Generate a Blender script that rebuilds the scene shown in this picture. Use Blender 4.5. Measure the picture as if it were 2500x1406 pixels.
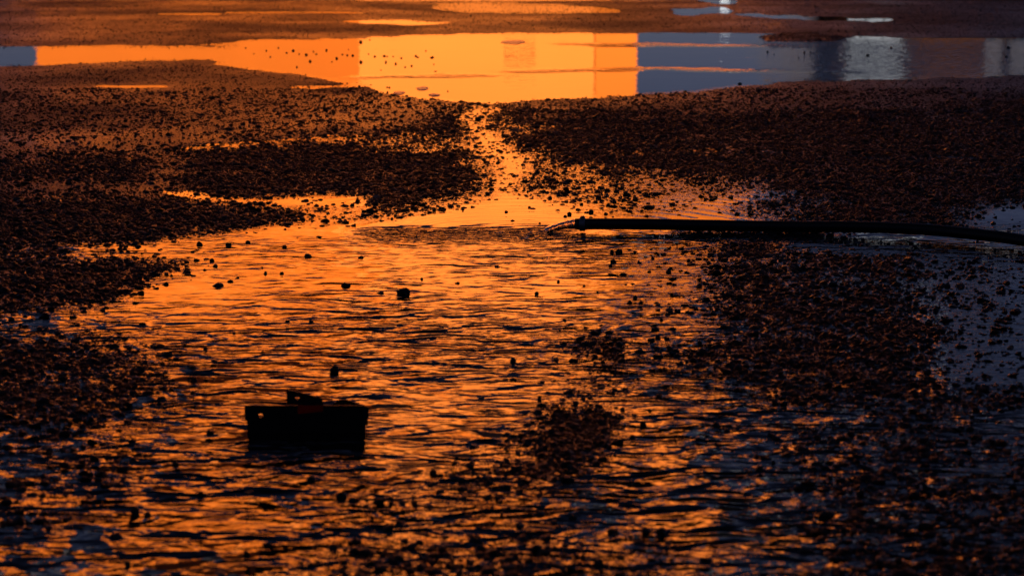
import bpy, bmesh, math, random
import numpy as np
from mathutils import Vector, Euler, noise as mnoise

random.seed(7); RNG = np.random.default_rng(11)
for o in list(bpy.data.objects): bpy.data.objects.remove(o)
S = bpy.context.scene
COL = S.collection

# ------------------------------------------------------------------ camera
CAM_H = 0.9
F_PX = 85.0 / 36.0 * 2500.0                 # focal length in photograph pixels
PITCH = math.atan((703 + 250) / F_PX)       # the horizon lies 250 px above the frame
cam = bpy.data.cameras.new('camera'); camo = bpy.data.objects.new('camera', cam); COL.objects.link(camo)
camo.location = (0, 0, CAM_H); camo.rotation_euler = (math.pi / 2 - PITCH, 0, 0)
cam.sensor_width = 36; cam.lens = 85; cam.clip_start = 0.05; cam.clip_end = 4000
cam.dof.use_dof = True; cam.dof.focus_distance = 6.6; cam.dof.aperture_fstop = 9
S.camera = camo

# ------------------------------------------------------------------ dusk light
SUN_EL, SUN_AZ = 3.0, 196.0                 # degrees; azimuth clockwise from +Y (the view), so the sun is behind the camera
w = bpy.data.worlds.new('World'); S.world = w; w.use_nodes = True
nt = w.node_tree; nt.nodes.clear()
sky = nt.nodes.new('ShaderNodeTexSky'); sky.sky_type = 'NISHITA'; sky.sun_disc = False
sky.sun_elevation = math.radians(SUN_EL); sky.sun_rotation = math.radians(SUN_AZ); sky.air_density = 0.4; sky.ozone_density = 1.0; sky.dust_density = 0.1
bg = nt.nodes.new('ShaderNodeBackground'); bg.inputs['Strength'].default_value = 0.0108
ow = nt.nodes.new('ShaderNodeOutputWorld')
tint = nt.nodes.new('ShaderNodeMixRGB'); tint.blend_type = 'MULTIPLY'; tint.inputs[0].default_value = 1; tint.inputs[2].default_value = (1.2, 0.84, 1.08, 1)
nt.links.new(sky.outputs[0], tint.inputs[1]); nt.links.new(tint.outputs[0], bg.inputs[0]); nt.links.new(bg.outputs[0], ow.inputs[0])
sl = bpy.data.lights.new('sun', 'SUN'); sl.energy = 5.0; sl.angle = math.radians(0.5); sl.color = (1.0, 0.34, 0.055)
so = bpy.data.objects.new('sun', sl); COL.objects.link(so)
_e, _a = math.radians(SUN_EL), math.radians(SUN_AZ)
SUN_DIR = Vector((math.sin(_a) * math.cos(_e), math.cos(_a) * math.cos(_e), math.sin(_e)))
so.rotation_euler = SUN_DIR.to_track_quat('Z', 'Y').to_euler(); so.location = SUN_DIR * 60
S.view_settings.view_transform = 'Standard'; S.view_settings.look = 'None'
S.view_settings.gamma = 1; S.view_settings.use_curve_mapping = False
S.view_settings.exposure = 1.5
S.cycles.max_bounces = 6; S.cycles.glossy_bounces = 4; S.cycles.diffuse_bounces = 2
S.cycles.transmission_bounces = 6; S.cycles.caustics_reflective = False; S.cycles.caustics_refractive = False
S.cycles.use_denoising = True

# ------------------------------------------------------------------ helpers
def tag(o, label=None, cat=None, group=None, kind=None):
    if label: o['label'] = label
    if cat: o['category'] = cat
    if group: o['group'] = group
    if kind: o['kind'] = kind
    return o
def link(name, mesh, mat=None, parent=None, loc=None):
    o = bpy.data.objects.new(name, mesh); COL.objects.link(o)
    if mat is not None and not mesh.materials: mesh.materials.append(mat)
    if parent is not None: o.parent = parent
    if loc is not None: o.location = loc
    return o
def empty(name, loc=(0, 0, 0), rz=0):
    o = bpy.data.objects.new(name, None); COL.objects.link(o); o.location = loc; o.rotation_euler = (0, 0, rz)
    o.empty_display_size = 0.1
    return o
def bm_mesh(name, bm, smooth=False):
    me = bpy.data.meshes.new(name); bm.to_mesh(me); bm.free()
    if smooth: me.polygons.foreach_set('use_smooth', [True] * len(me.polygons))
    return me
def box_mesh(name, lo, hi, bevel=0):
    bm = bmesh.new(); bmesh.ops.create_cube(bm, size=1)
    for v in bm.verts:
        for i in range(3): v.co[i] = (lo[i] + hi[i]) / 2 + v.co[i] * (hi[i] - lo[i])
    if bevel: bmesh.ops.bevel(bm, geom=bm.edges[:], offset=bevel, segments=2, affect='EDGES')
    return bm_mesh(name, bm)
def grid_mesh(name, X, Y, Z, smooth=True, attrs=None):
    r, c = X.shape
    me = bpy.data.meshes.new(name)
    co = np.stack([X, Y, Z], -1).reshape(-1, 3).astype(np.float32)
    i = np.arange(r * c).reshape(r, c)
    q = np.stack([i[:-1, :-1], i[:-1, 1:], i[1:, 1:], i[1:, :-1]], -1).reshape(-1, 4)
    me.vertices.add(len(co)); me.vertices.foreach_set('co', co.ravel())
    me.loops.add(q.size); me.loops.foreach_set('vertex_index', q.ravel().astype(np.int32))
    me.polygons.add(len(q)); me.polygons.foreach_set('loop_start', np.arange(0, q.size, 4, dtype=np.int32))
    me.polygons.foreach_set('loop_total', np.full(len(q), 4, np.int32))
    me.polygons.foreach_set('use_smooth', np.full(len(q), smooth))
    me.update(calc_edges=True)
    for k, v in (attrs or {}).items():
        a = me.attributes.new(k, 'FLOAT', 'POINT'); a.data.foreach_set('value', v.ravel().astype(np.float32))
    return me

# pixel of the photograph -> point on the ground plane, and back (used to survey the place, all sizes are metres)
cp, sp_ = math.cos(PITCH), math.sin(PITCH)
def ground(x, y):
    x = np.asarray(x, float); y = np.asarray(y, float)
    a = (x - 1250) / F_PX; b = -(y - 703) / F_PX
    dy = cp + b * sp_; dz = -sp_ + b * cp
    t = CAM_H / -dz
    return a * t, dy * t
def pixel(X, Y):
    X = np.asarray(X, float); Y = np.asarray(Y, float)
    dep = Y * cp + CAM_H * sp_; up = Y * sp_ - CAM_H * cp
    return 1250 + F_PX * X / dep, 703 - F_PX * up / dep
def mm_per_px(y):
    X, Y = ground(1250, y); return (float(Y) * cp + CAM_H * sp_) / F_PX
def vnoise(x, y, seed=0):
    xi = np.floor(x).astype(np.int64); yi = np.floor(y).astype(np.int64)
    fx = x - xi; fy = y - yi; fx = fx * fx * fx * (fx * (fx * 6 - 15) + 10); fy = fy * fy * fy * (fy * (fy * 6 - 15) + 10)
    def h(a, b):
        n = (a * 374761393 + b * 668265263 + seed * 1442695041) & 0x7fffffff
        n = ((n ^ (n >> 13)) * 1274126177) & 0x7fffffff
        n = ((n ^ (n >> 15)) * 2246822519) & 0x7fffffff
        return ((n ^ (n >> 14)) & 0xffff) / 32767.5 - 1
    return (h(xi, yi) * (1 - fx) + h(xi + 1, yi) * fx) * (1 - fy) + (h(xi, yi + 1) * (1 - fx) + h(xi + 1, yi + 1) * fx) * fy
def fbm(x, y, seed=0, oct=4):
    s = 0; a = 1; t = 0
    for k in range(oct):
        s = s + a * vnoise(x * 2 ** k, y * 2 ** k, seed + k); t += a; a *= 0.5
    return s / t

# ------------------------------------------------------------------ materials
def mat(name):
    m = bpy.data.materials.new(name); m.use_nodes = True
    return m, m.node_tree, m.node_tree.nodes['Principled BSDF']
def N(t, typ, **kw):
    n = t.nodes.new(typ)
    for k, v in kw.items():
        if k in n.inputs: n.inputs[k].default_value = v
        else: setattr(n, k, v)
    return n
def simple(name, col, rough=0.6, metal=0.0, var=0.25, scale=8.0, bump=0.0):
    m, t, p = mat(name)
    tc = N(t, 'ShaderNodeTexCoord'); nz = N(t, 'ShaderNodeTexNoise', Scale=scale, Detail=6.0)
    t.links.new(tc.outputs['Object'], nz.inputs['Vector'])
    r = N(t, 'ShaderNodeMixRGB'); r.inputs[1].default_value = (*[c * (1 - var) for c in col], 1); r.inputs[2].default_value = (*[min(1, c * (1 + var)) for c in col], 1)
    t.links.new(nz.outputs['Fac'], r.inputs[0]); t.links.new(r.outputs[0], p.inputs['Base Color'])
    p.inputs['Roughness'].default_value = rough; p.inputs['Metallic'].default_value = metal
    if bump:
        b = N(t, 'ShaderNodeBump', Strength=1.0, Distance=bump); t.links.new(nz.outputs['Fac'], b.inputs['Height']); t.links.new(b.outputs[0], p.inputs['Normal'])
    return m
def math_node(t, op, a, b=None):
    n = N(t, 'ShaderNodeMath', operation=op)
    for i, v in enumerate((a, b)):
        if v is None: continue
        if isinstance(v, (int, float)): n.inputs[i].default_value = v
        else: t.links.new(v, n.inputs[i])
    return n.outputs[0]

def make_ground_mat():
    m, t, p = mat('wet gravelly mud')
    g = N(t, 'ShaderNodeNewGeometry')
    n1 = N(t, 'ShaderNodeTexNoise', Scale=2.3, Detail=8.0, Roughness=0.6)
    n2 = N(t, 'ShaderNodeTexNoise', Scale=70.0, Detail=5.0, Roughness=0.65)
    v = N(t, 'ShaderNodeTexVoronoi', Scale=110.0)
    for n in (n1, n2, v): t.links.new(g.outputs['Position'], n.inputs['Vector'])
    r = N(t, 'ShaderNodeValToRGB'); e = r.color_ramp.elements
    e[0].position = 0.3; e[0].color = (0.014, 0.010, 0.008, 1); e[1].position = 0.75; e[1].color = (0.05, 0.036, 0.026, 1)
    t.links.new(n1.outputs['Fac'], r.inputs[0])
    mx = N(t, 'ShaderNodeMixRGB', blend_type='MULTIPLY'); mx.inputs[0].default_value = 0.6
    t.links.new(r.outputs[0], mx.inputs[1]); t.links.new(v.outputs['Color'], mx.inputs[2])
    t.links.new(mx.outputs[0], p.inputs['Base Color'])
    n3 = N(t, 'ShaderNodeTexNoise', Scale=0.8, Detail=5.0, Roughness=0.55); t.links.new(g.outputs['Position'], n3.inputs['Vector'])
    rr = N(t, 'ShaderNodeMapRange'); rr.inputs['From Min'].default_value = 0.35; rr.inputs['From Max'].default_value = 0.65
    rr.inputs['To Min'].default_value = 0.28; rr.inputs['To Max'].default_value = 0.55
    t.links.new(n3.outputs['Fac'], rr.inputs['Value']); t.links.new(rr.outputs[0], p.inputs['Roughness'])
    h = math_node(t, 'ADD', math_node(t, 'MULTIPLY', n2.outputs['Fac'], 1.0), math_node(t, 'MULTIPLY', v.outputs['Distance'], -0.8))
    b = N(t, 'ShaderNodeBump', Strength=1.0, Distance=0.0035); t.links.new(h, b.inputs['Height']); t.links.new(b.outputs[0], p.inputs['Normal'])
    p.inputs['IOR'].default_value = 1.34
    return m
def make_grain_mat(name, dark, light, pale=0.985, rough=(0.18, 0.5)):
    m, t, p = mat(name)
    oi = N(t, 'ShaderNodeObjectInfo')
    r = N(t, 'ShaderNodeValToRGB'); e = r.color_ramp.elements
    e[0].position = 0; e[0].color = (*dark, 1); e[1].position = pale; e[1].color = (*light, 1)
    e2 = r.color_ramp.elements.new(min(0.999, pale + 0.004)); e2.color = (0.22, 0.19, 0.16, 1)
    t.links.new(oi.outputs['Random'], r.inputs[0]); t.links.new(r.outputs[0], p.inputs['Base Color'])
    mr = N(t, 'ShaderNodeMapRange'); mr.inputs['To Min'].default_value = rough[0]; mr.inputs['To Max'].default_value = rough[1]
    fr = math_node(t, 'FRACT', math_node(t, 'MULTIPLY', oi.outputs['Random'], 37.7))
    t.links.new(fr, mr.inputs['Value']); t.links.new(mr.outputs[0], p.inputs['Roughness'])
    g = N(t, 'ShaderNodeTexCoord'); n = N(t, 'ShaderNodeTexNoise', Scale=3.0, Detail=4.0)
    t.links.new(g.outputs['Object'], n.inputs['Vector'])
    b = N(t, 'ShaderNodeBump', Strength=0.5, Distance=0.1); t.links.new(n.outputs['Fac'], b.inputs['Height']); t.links.new(b.outputs[0], p.inputs['Normal'])
    p.inputs['IOR'].default_value = 1.4
    return m
def make_water_mat():
    m, t, p = mat('shallow muddy water')
    p.inputs['Base Color'].default_value = (0.010, 0.008, 0.006, 1)
    p.inputs['IOR'].default_value = 1.333; p.inputs['Roughness'].default_value = 0.012
    g = N(t, 'ShaderNodeNewGeometry')
    def noise(scale, sx, sy, detail, dist=0.0):
        mp = N(t, 'ShaderNodeMapping'); mp.inputs['Scale'].default_value = (sx, sy, 1)
        t.links.new(g.outputs['Position'], mp.inputs['Vector'])
        n = N(t, 'ShaderNodeTexNoise', Scale=scale, Detail=detail, Roughness=0.5, Distortion=dist); t.links.new(mp.outputs[0], n.inputs['Vector'])
        return n.outputs['Fac']
    def attr(k):
        a = N(t, 'ShaderNodeAttribute', attribute_name=k); return a.outputs['Fac']
    big = noise(1.0, 8.5, 12.5, 1.6, 0.5); fine = noise(1.0, 26.0, 48.0, 2.0, 0.4); tiny = noise(1.0, 15.0, 26.0, 2.0)
    h = math_node(t, 'MULTIPLY', math_node(t, 'ADD', big, math_node(t, 'MULTIPLY', fine, 0.09)), math_node(t, 'MULTIPLY', attr('ripple'), math_node(t, 'MAXIMUM', 0.12, math_node(t, 'ADD', -0.35, math_node(t, 'MULTIPLY', noise(1.0, 1.9, 1.3, 2.0), 2.7)))))
    h = math_node(t, 'ADD', h, math_node(t, 'MULTIPLY', tiny, attr('chop')))
    h = math_node(t, 'ADD', h, math_node(t, 'MULTIPLY', noise(1.0, 55.0, 60.0, 2.0), attr('grit')))
    # rings spreading from where the hose water lands
    dv = N(t, 'ShaderNodeVectorMath', operation='DISTANCE'); t.links.new(g.outputs['Position'], dv.inputs[0]); dv.inputs[1].default_value = LANDING
    dist = math_node(t, 'ADD', dv.outputs['Value'], math_node(t, 'MULTIPLY', noise(1.0, 3.0, 3.0, 2.0), 0.12))
    ring = math_node(t, 'MULTIPLY', math_node(t, 'SINE', math_node(t, 'MULTIPLY', dist, 78.0)), math_node(t, 'EXPONENT', math_node(t, 'MULTIPLY', dist, -1.5)))
    h = math_node(t, 'ADD', h, math_node(t, 'MULTIPLY', ring, 0.10))
    b = N(t, 'ShaderNodeBump', Strength=1.0, Distance=0.012); t.links.new(h, b.inputs['Height']); t.links.new(b.outputs[0], p.inputs['Normal'])
    return m
_lx, _ly = ground(1325, 572); LANDING = (float(_lx), float(_ly), 0)
M_GROUND = make_ground_mat(); M_WATER = make_water_mat()
M_GRAIN = make_grain_mat('wet gravel', (0.006, 0.005, 0.004), (0.026, 0.021, 0.017), 0.985, (0.25, 0.6))
M_STONE = make_grain_mat('wet stone', (0.010, 0.009, 0.008), (0.04, 0.034, 0.03), 0.99, (0.25, 0.5))
M_HOSE = simple('black rubber', (0.008, 0.009, 0.010), 0.42, 0, 0.3, 30, 0.0004)
M_CLAMP = simple('dull galvanised steel', (0.25, 0.26, 0.28), 0.4, 0.8, 0.3, 60)
M_IRON = simple('grimy painted steel', (0.012, 0.011, 0.011), 0.5, 0.0, 0.4, 40, 0.0005)
m_, t_, p_ = mat('red plastic film'); M_FILM = m_
_tr = N(t_, 'ShaderNodeBsdfTranslucent'); _tr.inputs[0].default_value = (0.42, 0.05, 0.02, 1); _mx = N(t_, 'ShaderNodeMixShader'); _mx.inputs[0].default_value = 0.7
p_.inputs['Base Color'].default_value = (0.5, 0.05, 0.03, 1); t_.links.new(p_.outputs[0], _mx.inputs[1]); t_.links.new(_tr.outputs[0], _mx.inputs[2]); t_.links.new(_mx.outputs[0], t_.nodes['Material Output'].inputs[0])
M_FOAM = simple('grey foam', (0.75, 0.72, 0.75), 0.35, 0, 0.2, 40, 0.002)
M_CREAM = simple('cream render', (0.88, 0.56, 0.39), 0.85, 0, 0.06, 0.4)
M_OCHRE_DIM = simple('dimmed ochre render', (0.42, 0.25, 0.13), 0.85, 0, 0.08, 0.5)  # duller light on the turned bay put into a darker tone
M_TERRA = simple('apricot render', (0.64, 0.36, 0.17), 0.85, 0, 0.12, 0.3)
M_BROWN = simple('brown brick', (0.022, 0.0155, 0.007), 0.85, 0, 0.25, 1.5)
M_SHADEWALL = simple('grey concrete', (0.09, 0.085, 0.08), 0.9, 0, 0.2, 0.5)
M_SHUTTER = simple('pale roller shutter', (0.5, 0.36, 0.25), 0.5, 0, 0.1, 3)
M_CREAM_DIM = simple('dimmed cream render', (0.56, 0.36, 0.24), 0.85, 0, 0.08, 0.4)  # darkened tone keeps the low part of the mirrored facade dimmer
M_TERRA_DIM = simple('dimmed apricot render', (0.30, 0.165, 0.075), 0.85, 0, 0.15, 0.3)  # same dimming put into the colour of the apricot block's lower part
M_ROOF = simple('dark roof felt', (0.05, 0.045, 0.045), 0.9, 0, 0.2, 3)
M_GREY = simple('pale grey render', (0.62, 0.58, 0.58), 0.85, 0, 0.06, 0.4)
M_BARK = simple('bark', (0.05, 0.035, 0.025), 0.9, 0, 0.3, 10, 0.01)
M_LEAF = simple('dark leaves', (0.035, 0.05, 0.02), 0.6, 0, 0.4, 3)
M_POLE = simple('dark lamp pole', (0.012, 0.012, 0.012), 0.6, 0.0, 0.2, 5)
def emit(name, col, s):
    m, t, p = mat(name); p.inputs['Base Color'].default_value = (0.05, 0.05, 0.05, 1)
    p.inputs['Emission Color'].default_value = (*col, 1); p.inputs['Emission Strength'].default_value = s; return m
M_WHITE_GLOW = emit('added white glow', (0.92, 0.95, 1.0), 0.22); M_LAMP = emit('lit lamp glass', (0.9, 0.95, 1.0), 0.7)

# ------------------------------------------------------------------ survey map of the ground: height (mm above the water) and gravel density
GX0, GX1, GY0, GY1, GS = -300, 2800, -80, 1560, 4
gx = np.arange(GX0, GX1 + 1, GS); gy = np.arange(GY0, GY1 + 1, GS)
PX, PY = np.meshgrid(gx.astype(float), gy.astype(float))
def inside(pts):
    m = np.zeros(PX.shape, bool); n = len(pts)
    for i in range(n):
        x0, y0 = pts[i]; x1, y1 = pts[(i + 1) % n]
        if y0 == y1: continue
        c = ((y0 > PY) != (y1 > PY)) & (PX < (x1 - x0) * (PY - y0) / (y1 - y0) + x0)
        m ^= c
    return m
def blur(a, rx, ry):
    for ax, r in ((1, rx), (0, ry)):
        k = max(0, int(round(r / GS)))
        if k == 0: continue
        for _ in range(2):
            pad = [(0, 0), (0, 0)]; pad[ax] = (k + 1, k)
            c = np.cumsum(np.pad(a, pad, mode='edge'), axis=ax); n = 2 * k + 1
            a = (np.take(c, range(n, c.shape[ax]), axis=ax) - np.take(c, range(0, c.shape[ax] - n), axis=ax)) / n
    return a
Hm = np.full(PX.shape, -0.4); Dm = np.full(PX.shape, 0.8); Rm = np.zeros(PX.shape); Cm = np.zeros(PX.shape); Gm = np.zeros(PX.shape)
def paint(pts, h=None, d=None, fx=16, fy=6, add=False):
    a = blur(inside(pts).astype(float), fx, fy)
    global Hm, Dm
    if h is not None: Hm = Hm + a * h if add else Hm * (1 - a) + h * a
    if d is not None: Dm = Dm * (1 - a) + d * a
def ell(cx, cy, rx, ry, n=20): return [(cx + rx * math.cos(t * 6.2832 / n), cy + ry * math.sin(t * 6.2832 / n)) for t in range(n)]
def stroke(pts, wd):
    up = [(x, y - wd / 2) for x, y in pts]; dn = [(x, y + wd / 2) for x, y in pts]
    return up + dn[::-1]
# far field
paint([(-300, -80), (2800, -80), (2800, 250), (2100, 272), (1600, 288), (1200, 300), (900, 330), (640, 345), (470, 362), (380, 380), (-300, 390)], 3.0, 0.2, 14, 6)
paint([(-300, -80), (2800, -80), (2800, 95), (-300, 110)], 2.5, 0.10, 10, 10)
# mounds and ruts (camera-facing banks)
paint([(390, 470), (450, 400), (620, 368), (820, 362), (1020, 380), (1190, 410), (1210, 440), (1120, 478), (900, 486), (640, 474)], 1.4, 1.1, 40, 10)
paint([(-300, 492), (250, 485), (480, 510), (700, 525), (790, 520), (700, 552), (540, 570), (380, 590), (250, 602), (-300, 604)], 1.2, 1.1, 30, 8)
paint([(-300, 640), (250, 634), (460, 634), (430, 660), (340, 700), (290, 735), (200, 755), (-300, 765)], 0.5, 1.0, 20, 8)
paint([(1330, 310), (1700, 300), (2100, 290), (2800, 275), (2800, 500), (2300, 500), (1900, 470), (1500, 450), (1330, 400)], 1.2, 1.15, 40, 12)
paint([(-300, 396), (380, 390), (330, 446), (-300, 446)], 1.0, 1.1, 20, 6)
paint([(1250, 405), (1500, 400), (1900, 440), (1700, 470), (1400, 470), (1290, 455)], -1.6, 0.7, 30, 8)
for s, wd, h in (([(-300, 372), (200, 352), (500, 318), (860, 268)], 10, 16), ([(-300, 395), (300, 372), (900, 330)], 12, -3.5),
                 ([(600, 275), (800, 240), (930, 215)], 6, 10), ([(1500, 303), (2000, 285), (2500, 262), (2800, 255)], 10, 14),
                 ([(1980, 378), (2500, 376), (2800, 374)], 6, 10), ([(1980, 388), (2500, 384), (2800, 384)], 6, -8),
                 ([(-300, 20), (250, 10), (600, 2)], 5, 22), ([(-300, 40), (100, 34), (500, 14)], 5, 22), ([(0, 92), (300, 84), (600, 80)], 4, 14),
                 ([(1900, 62), (2200, 66), (2800, 80)], 5, 16), ([(2100, 20), (2800, 10)], 4, 22)):
    paint(stroke(s, wd), h, None, 12, 4, add=True)
paint([(330, 462), (350, 440), (400, 395), (460, 378), (480, 385), (430, 410), (400, 460)], 2.5, 0.08, 10, 6)
paint([(-300, 448), (200, 446), (420, 452), (520, 470), (480, 484), (200, 470), (-300, 474)], 2.5, 0.1, 14, 4)
# standing water
W = lambda pts, h=-9, d=0.0, fx=14, fy=4: paint(pts, h, d, fx, fy)
W([(-300, 122), (150, 112), (520, 105), (870, 98), (1000, 91), (1150, 87), (1500, 85), (1840, 86), (2060, 92), (2300, 100), (2800, 100), (2800, 178),
   (2400, 184), (2200, 190), (2080, 192), (1960, 196), (1830, 203), (1700, 221), (1500, 231), (1350, 239), (1230, 249), (1130, 247), (1000, 238), (930, 226),
   (905, 208), (800, 192), (700, 174), (560, 160), (400, 155), (280, 160), (130, 168), (-300, 186)], -10, 0.004, 8, 3)
paint([(-300, 100), (300, 100), (560, 100), (640, 118), (560, 128), (250, 120), (-300, 130)], 1.0, 0.15, 40, 6)
paint([(-300, 165), (200, 150), (500, 138), (620, 148), (520, 162), (-300, 190)], 1.0, 0.15, 30, 5)
paint([(1850, 90), (1900, 84), (2000, 84), (2070, 92), (2050, 101), (1950, 104), (1870, 100)], 6, 0.8, 8, 2)
W([(840, 52), (1000, 51), (1110, 57), (1020, 62), (900, 58)], -3.5, 0.04, 24, 2)
W([(1020, 14), (1060, 8), (1300, 8), (1460, 16), (1560, 30), (1440, 36), (1200, 35), (1090, 30)], -2.0, 0.18, 50, 4)
W([(880, -4), (1500, -4), (1500, 3), (880, 3)], -5, 0.02, 8, 1)
W([(1640, 24), (1760, 18), (1790, 34), (1660, 37)], -5, 0.02, 8, 2)
W([(1740, 30), (1900, 38), (2180, 48), (2180, 54), (1900, 46)], -5, 0.05, 8, 1)
W([(1690, -2), (1800, -2), (1800, 9), (1740, 8)], -5, 0.05, 8, 1)
W([(380, 34), (900, 28), (900, 32), (380, 38)], -3, 0.2, 8, 1)
W([(160, 209), (300, 208), (470, 211), (300, 214)], -5, 0, 6, 1)
W([(560, 216), (760, 206), (900, 203), (930, 214), (700, 224)], -1, 0.2, 10, 3)
W([(1140, 268), (1230, 272), (1300, 276), (1180, 282)], -3, 0.15, 10, 2)
W([(1230, 272), (1640, 272), (1640, 280), (1230, 282)], 2, 0.5, 10, 2)
W([(900, 328), (1050, 318), (1130, 311), (1210, 317), (1228, 328), (1150, 337), (1040, 334)], -5, 0.04, 12, 5)
W([(1140, 376), (1230, 370), (1330, 384), (1305, 398), (1285, 420), (1230, 445), (1205, 410)], -5, 0.08, 14, 6)
W([(1080, 262), (1250, 262), (1250, 300), (1280, 345), (1360, 375), (1340, 420), (1310, 480), (1180, 480), (1140, 400), (1000, 365), (880, 340), (1000, 310), (1110, 300)], -0.7, 0.85, 30, 10)
W([(1150, 262), (1220, 265), (1190, 300), (1215, 335), (1250, 372), (1300, 388), (1275, 420), (1275, 470), (1215, 478), (1218, 400), (1150, 372), (1150, 330), (1130, 290)], -3.0, 0.25, 14, 6)
W([(880, 338), (1050, 350), (1160, 374), (1040, 376)], -1.6, 0.45, 20, 6)
W([(1480, 366), (1920, 362), (1920, 376), (1480, 382)], -1.5, 0.4, 30, 4)
W([(340, 458), (500, 476), (640, 486), (760, 482), (880, 478), (910, 494), (880, 506), (760, 506), (640, 498), (480, 486)], -4.5, 0.06, 14, 4)
# the pool round the hose
W([(860, 545), (1000, 522), (1100, 506), (1200, 488), (1240, 466), (1290, 478), (1400, 490), (1520, 490), (1700, 478), (1880, 463), (1960, 474), (1800, 496),
   (1760, 520), (1900, 545), (1900, 575), (1720, 590), (1680, 700), (1640, 800), (1600, 900), (1800, 930), (1960, 1000), (2100, 1200), (2300, 1560), (-300, 1560),
   (-300, 790), (60, 772), (200, 768), (290, 740), (350, 694), (440, 660), (500, 632), (520, 618), (200, 617), (150, 604), (380, 590), (560, 568), (700, 552)], -5.5, 0.015, 30, 9)
W([(150, 602), (380, 592), (560, 582), (620, 600), (500, 620), (200, 617)], -4.5, 0.05, 12, 3)
# gravel breaking the surface
P = paint
P([(1240, 455), (1500, 452), (1900, 440), (1840, 470), (1500, 492), (1300, 478)], -1.4, 0.6, 40, 14)
P([(1380, 495), (1700, 490), (1780, 515), (1500, 530), (1380, 520)], -2.6, 0.4, 40, 9)
P([(900, 505), (1080, 508), (1080, 518), (900, 522)], -1, 0.6, 12, 3)
P([(760, 515), (880, 500), (900, 525), (800, 548), (700, 560)], -2.4, 0.4, 30, 8)
P([(1720, 590), (2300, 600), (2280, 760), (2200, 960), (1900, 960), (1700, 880), (1740, 720)], -0.2, 0.9, 110, 34)
P([(1540, 600), (1750, 590), (1740, 900), (1600, 880), (1560, 720)], -3.2, 0.3, 50, 20)
P([(1370, 840), (1470, 790), (1530, 830), (1520, 900), (1440, 905)], 0.3, 1.0, 26, 11)
P([(1400, 880), (1540, 900), (1540, 980), (1330, 985)], -1.2, 0.65, 40, 14)
P([(1330, 985), (1530, 990), (1520, 1060), (1470, 1140), (1380, 1185), (1250, 1170), (1270, 1060)], 0.9, 1.1, 30, 14)
P([(1150, 1080), (1300, 1060), (1350, 1250), (1050, 1260), (1000, 1180)], -2.2, 0.5, 50, 22)
P([(-300, 810), (250, 815), (400, 850), (400, 1000), (300, 1060), (-300, 1080)], -0.3, 0.95, 70, 30)
P([(-300, 1060), (330, 1050), (420, 1180), (120, 1320), (-300, 1340)], -2.6, 0.5, 60, 30)
P([(900, 1225), (1300, 1230), (1300, 1280), (900, 1290)], -4.0, 0.3, 40, 12)
P([(840, 1215), (1030, 1222), (1030, 1236), (840, 1238)], 0.5, 0.6, 16, 4)
P([(750, 1310), (1700, 1290), (1750, 1560), (700, 1560)], -1.8, 0.65, 70, 28)
P([(1850, 980), (2250, 960), (2600, 1050), (2600, 1560), (2000, 1560), (1900, 1200)], -1.2, 0.75, 100, 40)
P([(1900, 1000), (2100, 1000), (2100, 1036), (1900, 1036)], -7, 0.02, 30, 8)
P([(2380, 1000), (2600, 990), (2600, 1060), (2400, 1060)], -5, 0.15, 20, 10)
P([(2200, 1130), (2460, 1140), (2440, 1170), (2200, 1160)], -7, 0.05, 20, 8)
# smooth wet mud at the right
P([(2230, 625), (2320, 640), (2400, 800), (2400, 930), (2300, 960), (2310, 800)], -3.6, 0.12, 60, 22)
P([(2380, 620), (2800, 620), (2800, 960), (2420, 960)], -2.6, 0.22, 60, 30)
P([(2350, 560), (2440, 500), (2800, 470), (2800, 570), (2480, 560)], -3, 0.06, 15, 6)
P([(2010, 566), (2800, 572), (2800, 640), (2480, 610), (2150, 592)], -6, 0.02, 10, 3)
P([(1640, 562), (2010, 566), (2010, 578), (1640, 574)], 2.0, 0.9, 10, 2)
P([(1900, 578), (2150, 596), (2480, 615), (2480, 640), (2150, 620), (1900, 605)], -4, 0.25, 12, 4)
# soften the shores of the near pool
_nw = np.clip((PY - 320) / 60, 0, 1)
Hm = Hm * (1 - .45 * _nw) + blur(Hm, 50, 16) * .45 * _nw
# ripple strength
def ripple(pts, v, fx=60, fy=25, which='R'):
    global Rm, Cm
    a = blur(inside(pts).astype(float), fx, fy)
    if which == 'R': Rm = Rm * (1 - a) + v * a
    else: Cm = Cm * (1 - a) + v * a
Rm[:] = 0.02
ripple([(-300, 60), (2800, 60), (2800, 260), (-300, 260)], 0.05, 20, 10)
ripple([(-300, 560), (2800, 560), (2800, 1600), (-300, 1600)], 0.95, 80, 14)
ripple([(-300, 790), (2800, 790), (2800, 1600), (-300, 1600)], 3.2, 80, 60)
ripple([(-300, 1150), (2800, 1150), (2800, 1600), (-300, 1600)], 3.8, 80, 60)
ripple([(560, 530), (900, 520), (1000, 545), (880, 575), (600, 585)], 0.2, 40, 8)
ripple([(920, 566), (1340, 562), (1400, 580), (1340, 592), (950, 594)], 0.5, 30, 3)
ripple([(2220, 620), (2800, 610), (2800, 980), (2280, 970)], 0.35, 40, 20)
Cm[:] = 0.0
ripple([(900, 560), (1370, 558), (1400, 576), (1340, 596), (900, 600)], 3.6, 40, 4, 'C')
ripple([(650, 580), (1500, 585), (1500, 650), (650, 640)], 0.35, 60, 12, 'C')
ripple([(1850, 100), (2800, 96), (2800, 190), (1900, 196)], 0.35, 60, 8, 'C')
for _s in ([(1380, 109), (1700, 111), (1950, 114)], [(1250, 176), (1600, 168), (1800, 172), (2100, 178)], [(880, 190), (1200, 184)]): ripple(stroke(_s, 5), 0.8, 40, 2, 'C')
ripple([(1480, 1010), (1560, 1000), (1530, 1120), (1480, 1120)], 0.2, 10, 10, 'C')

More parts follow.
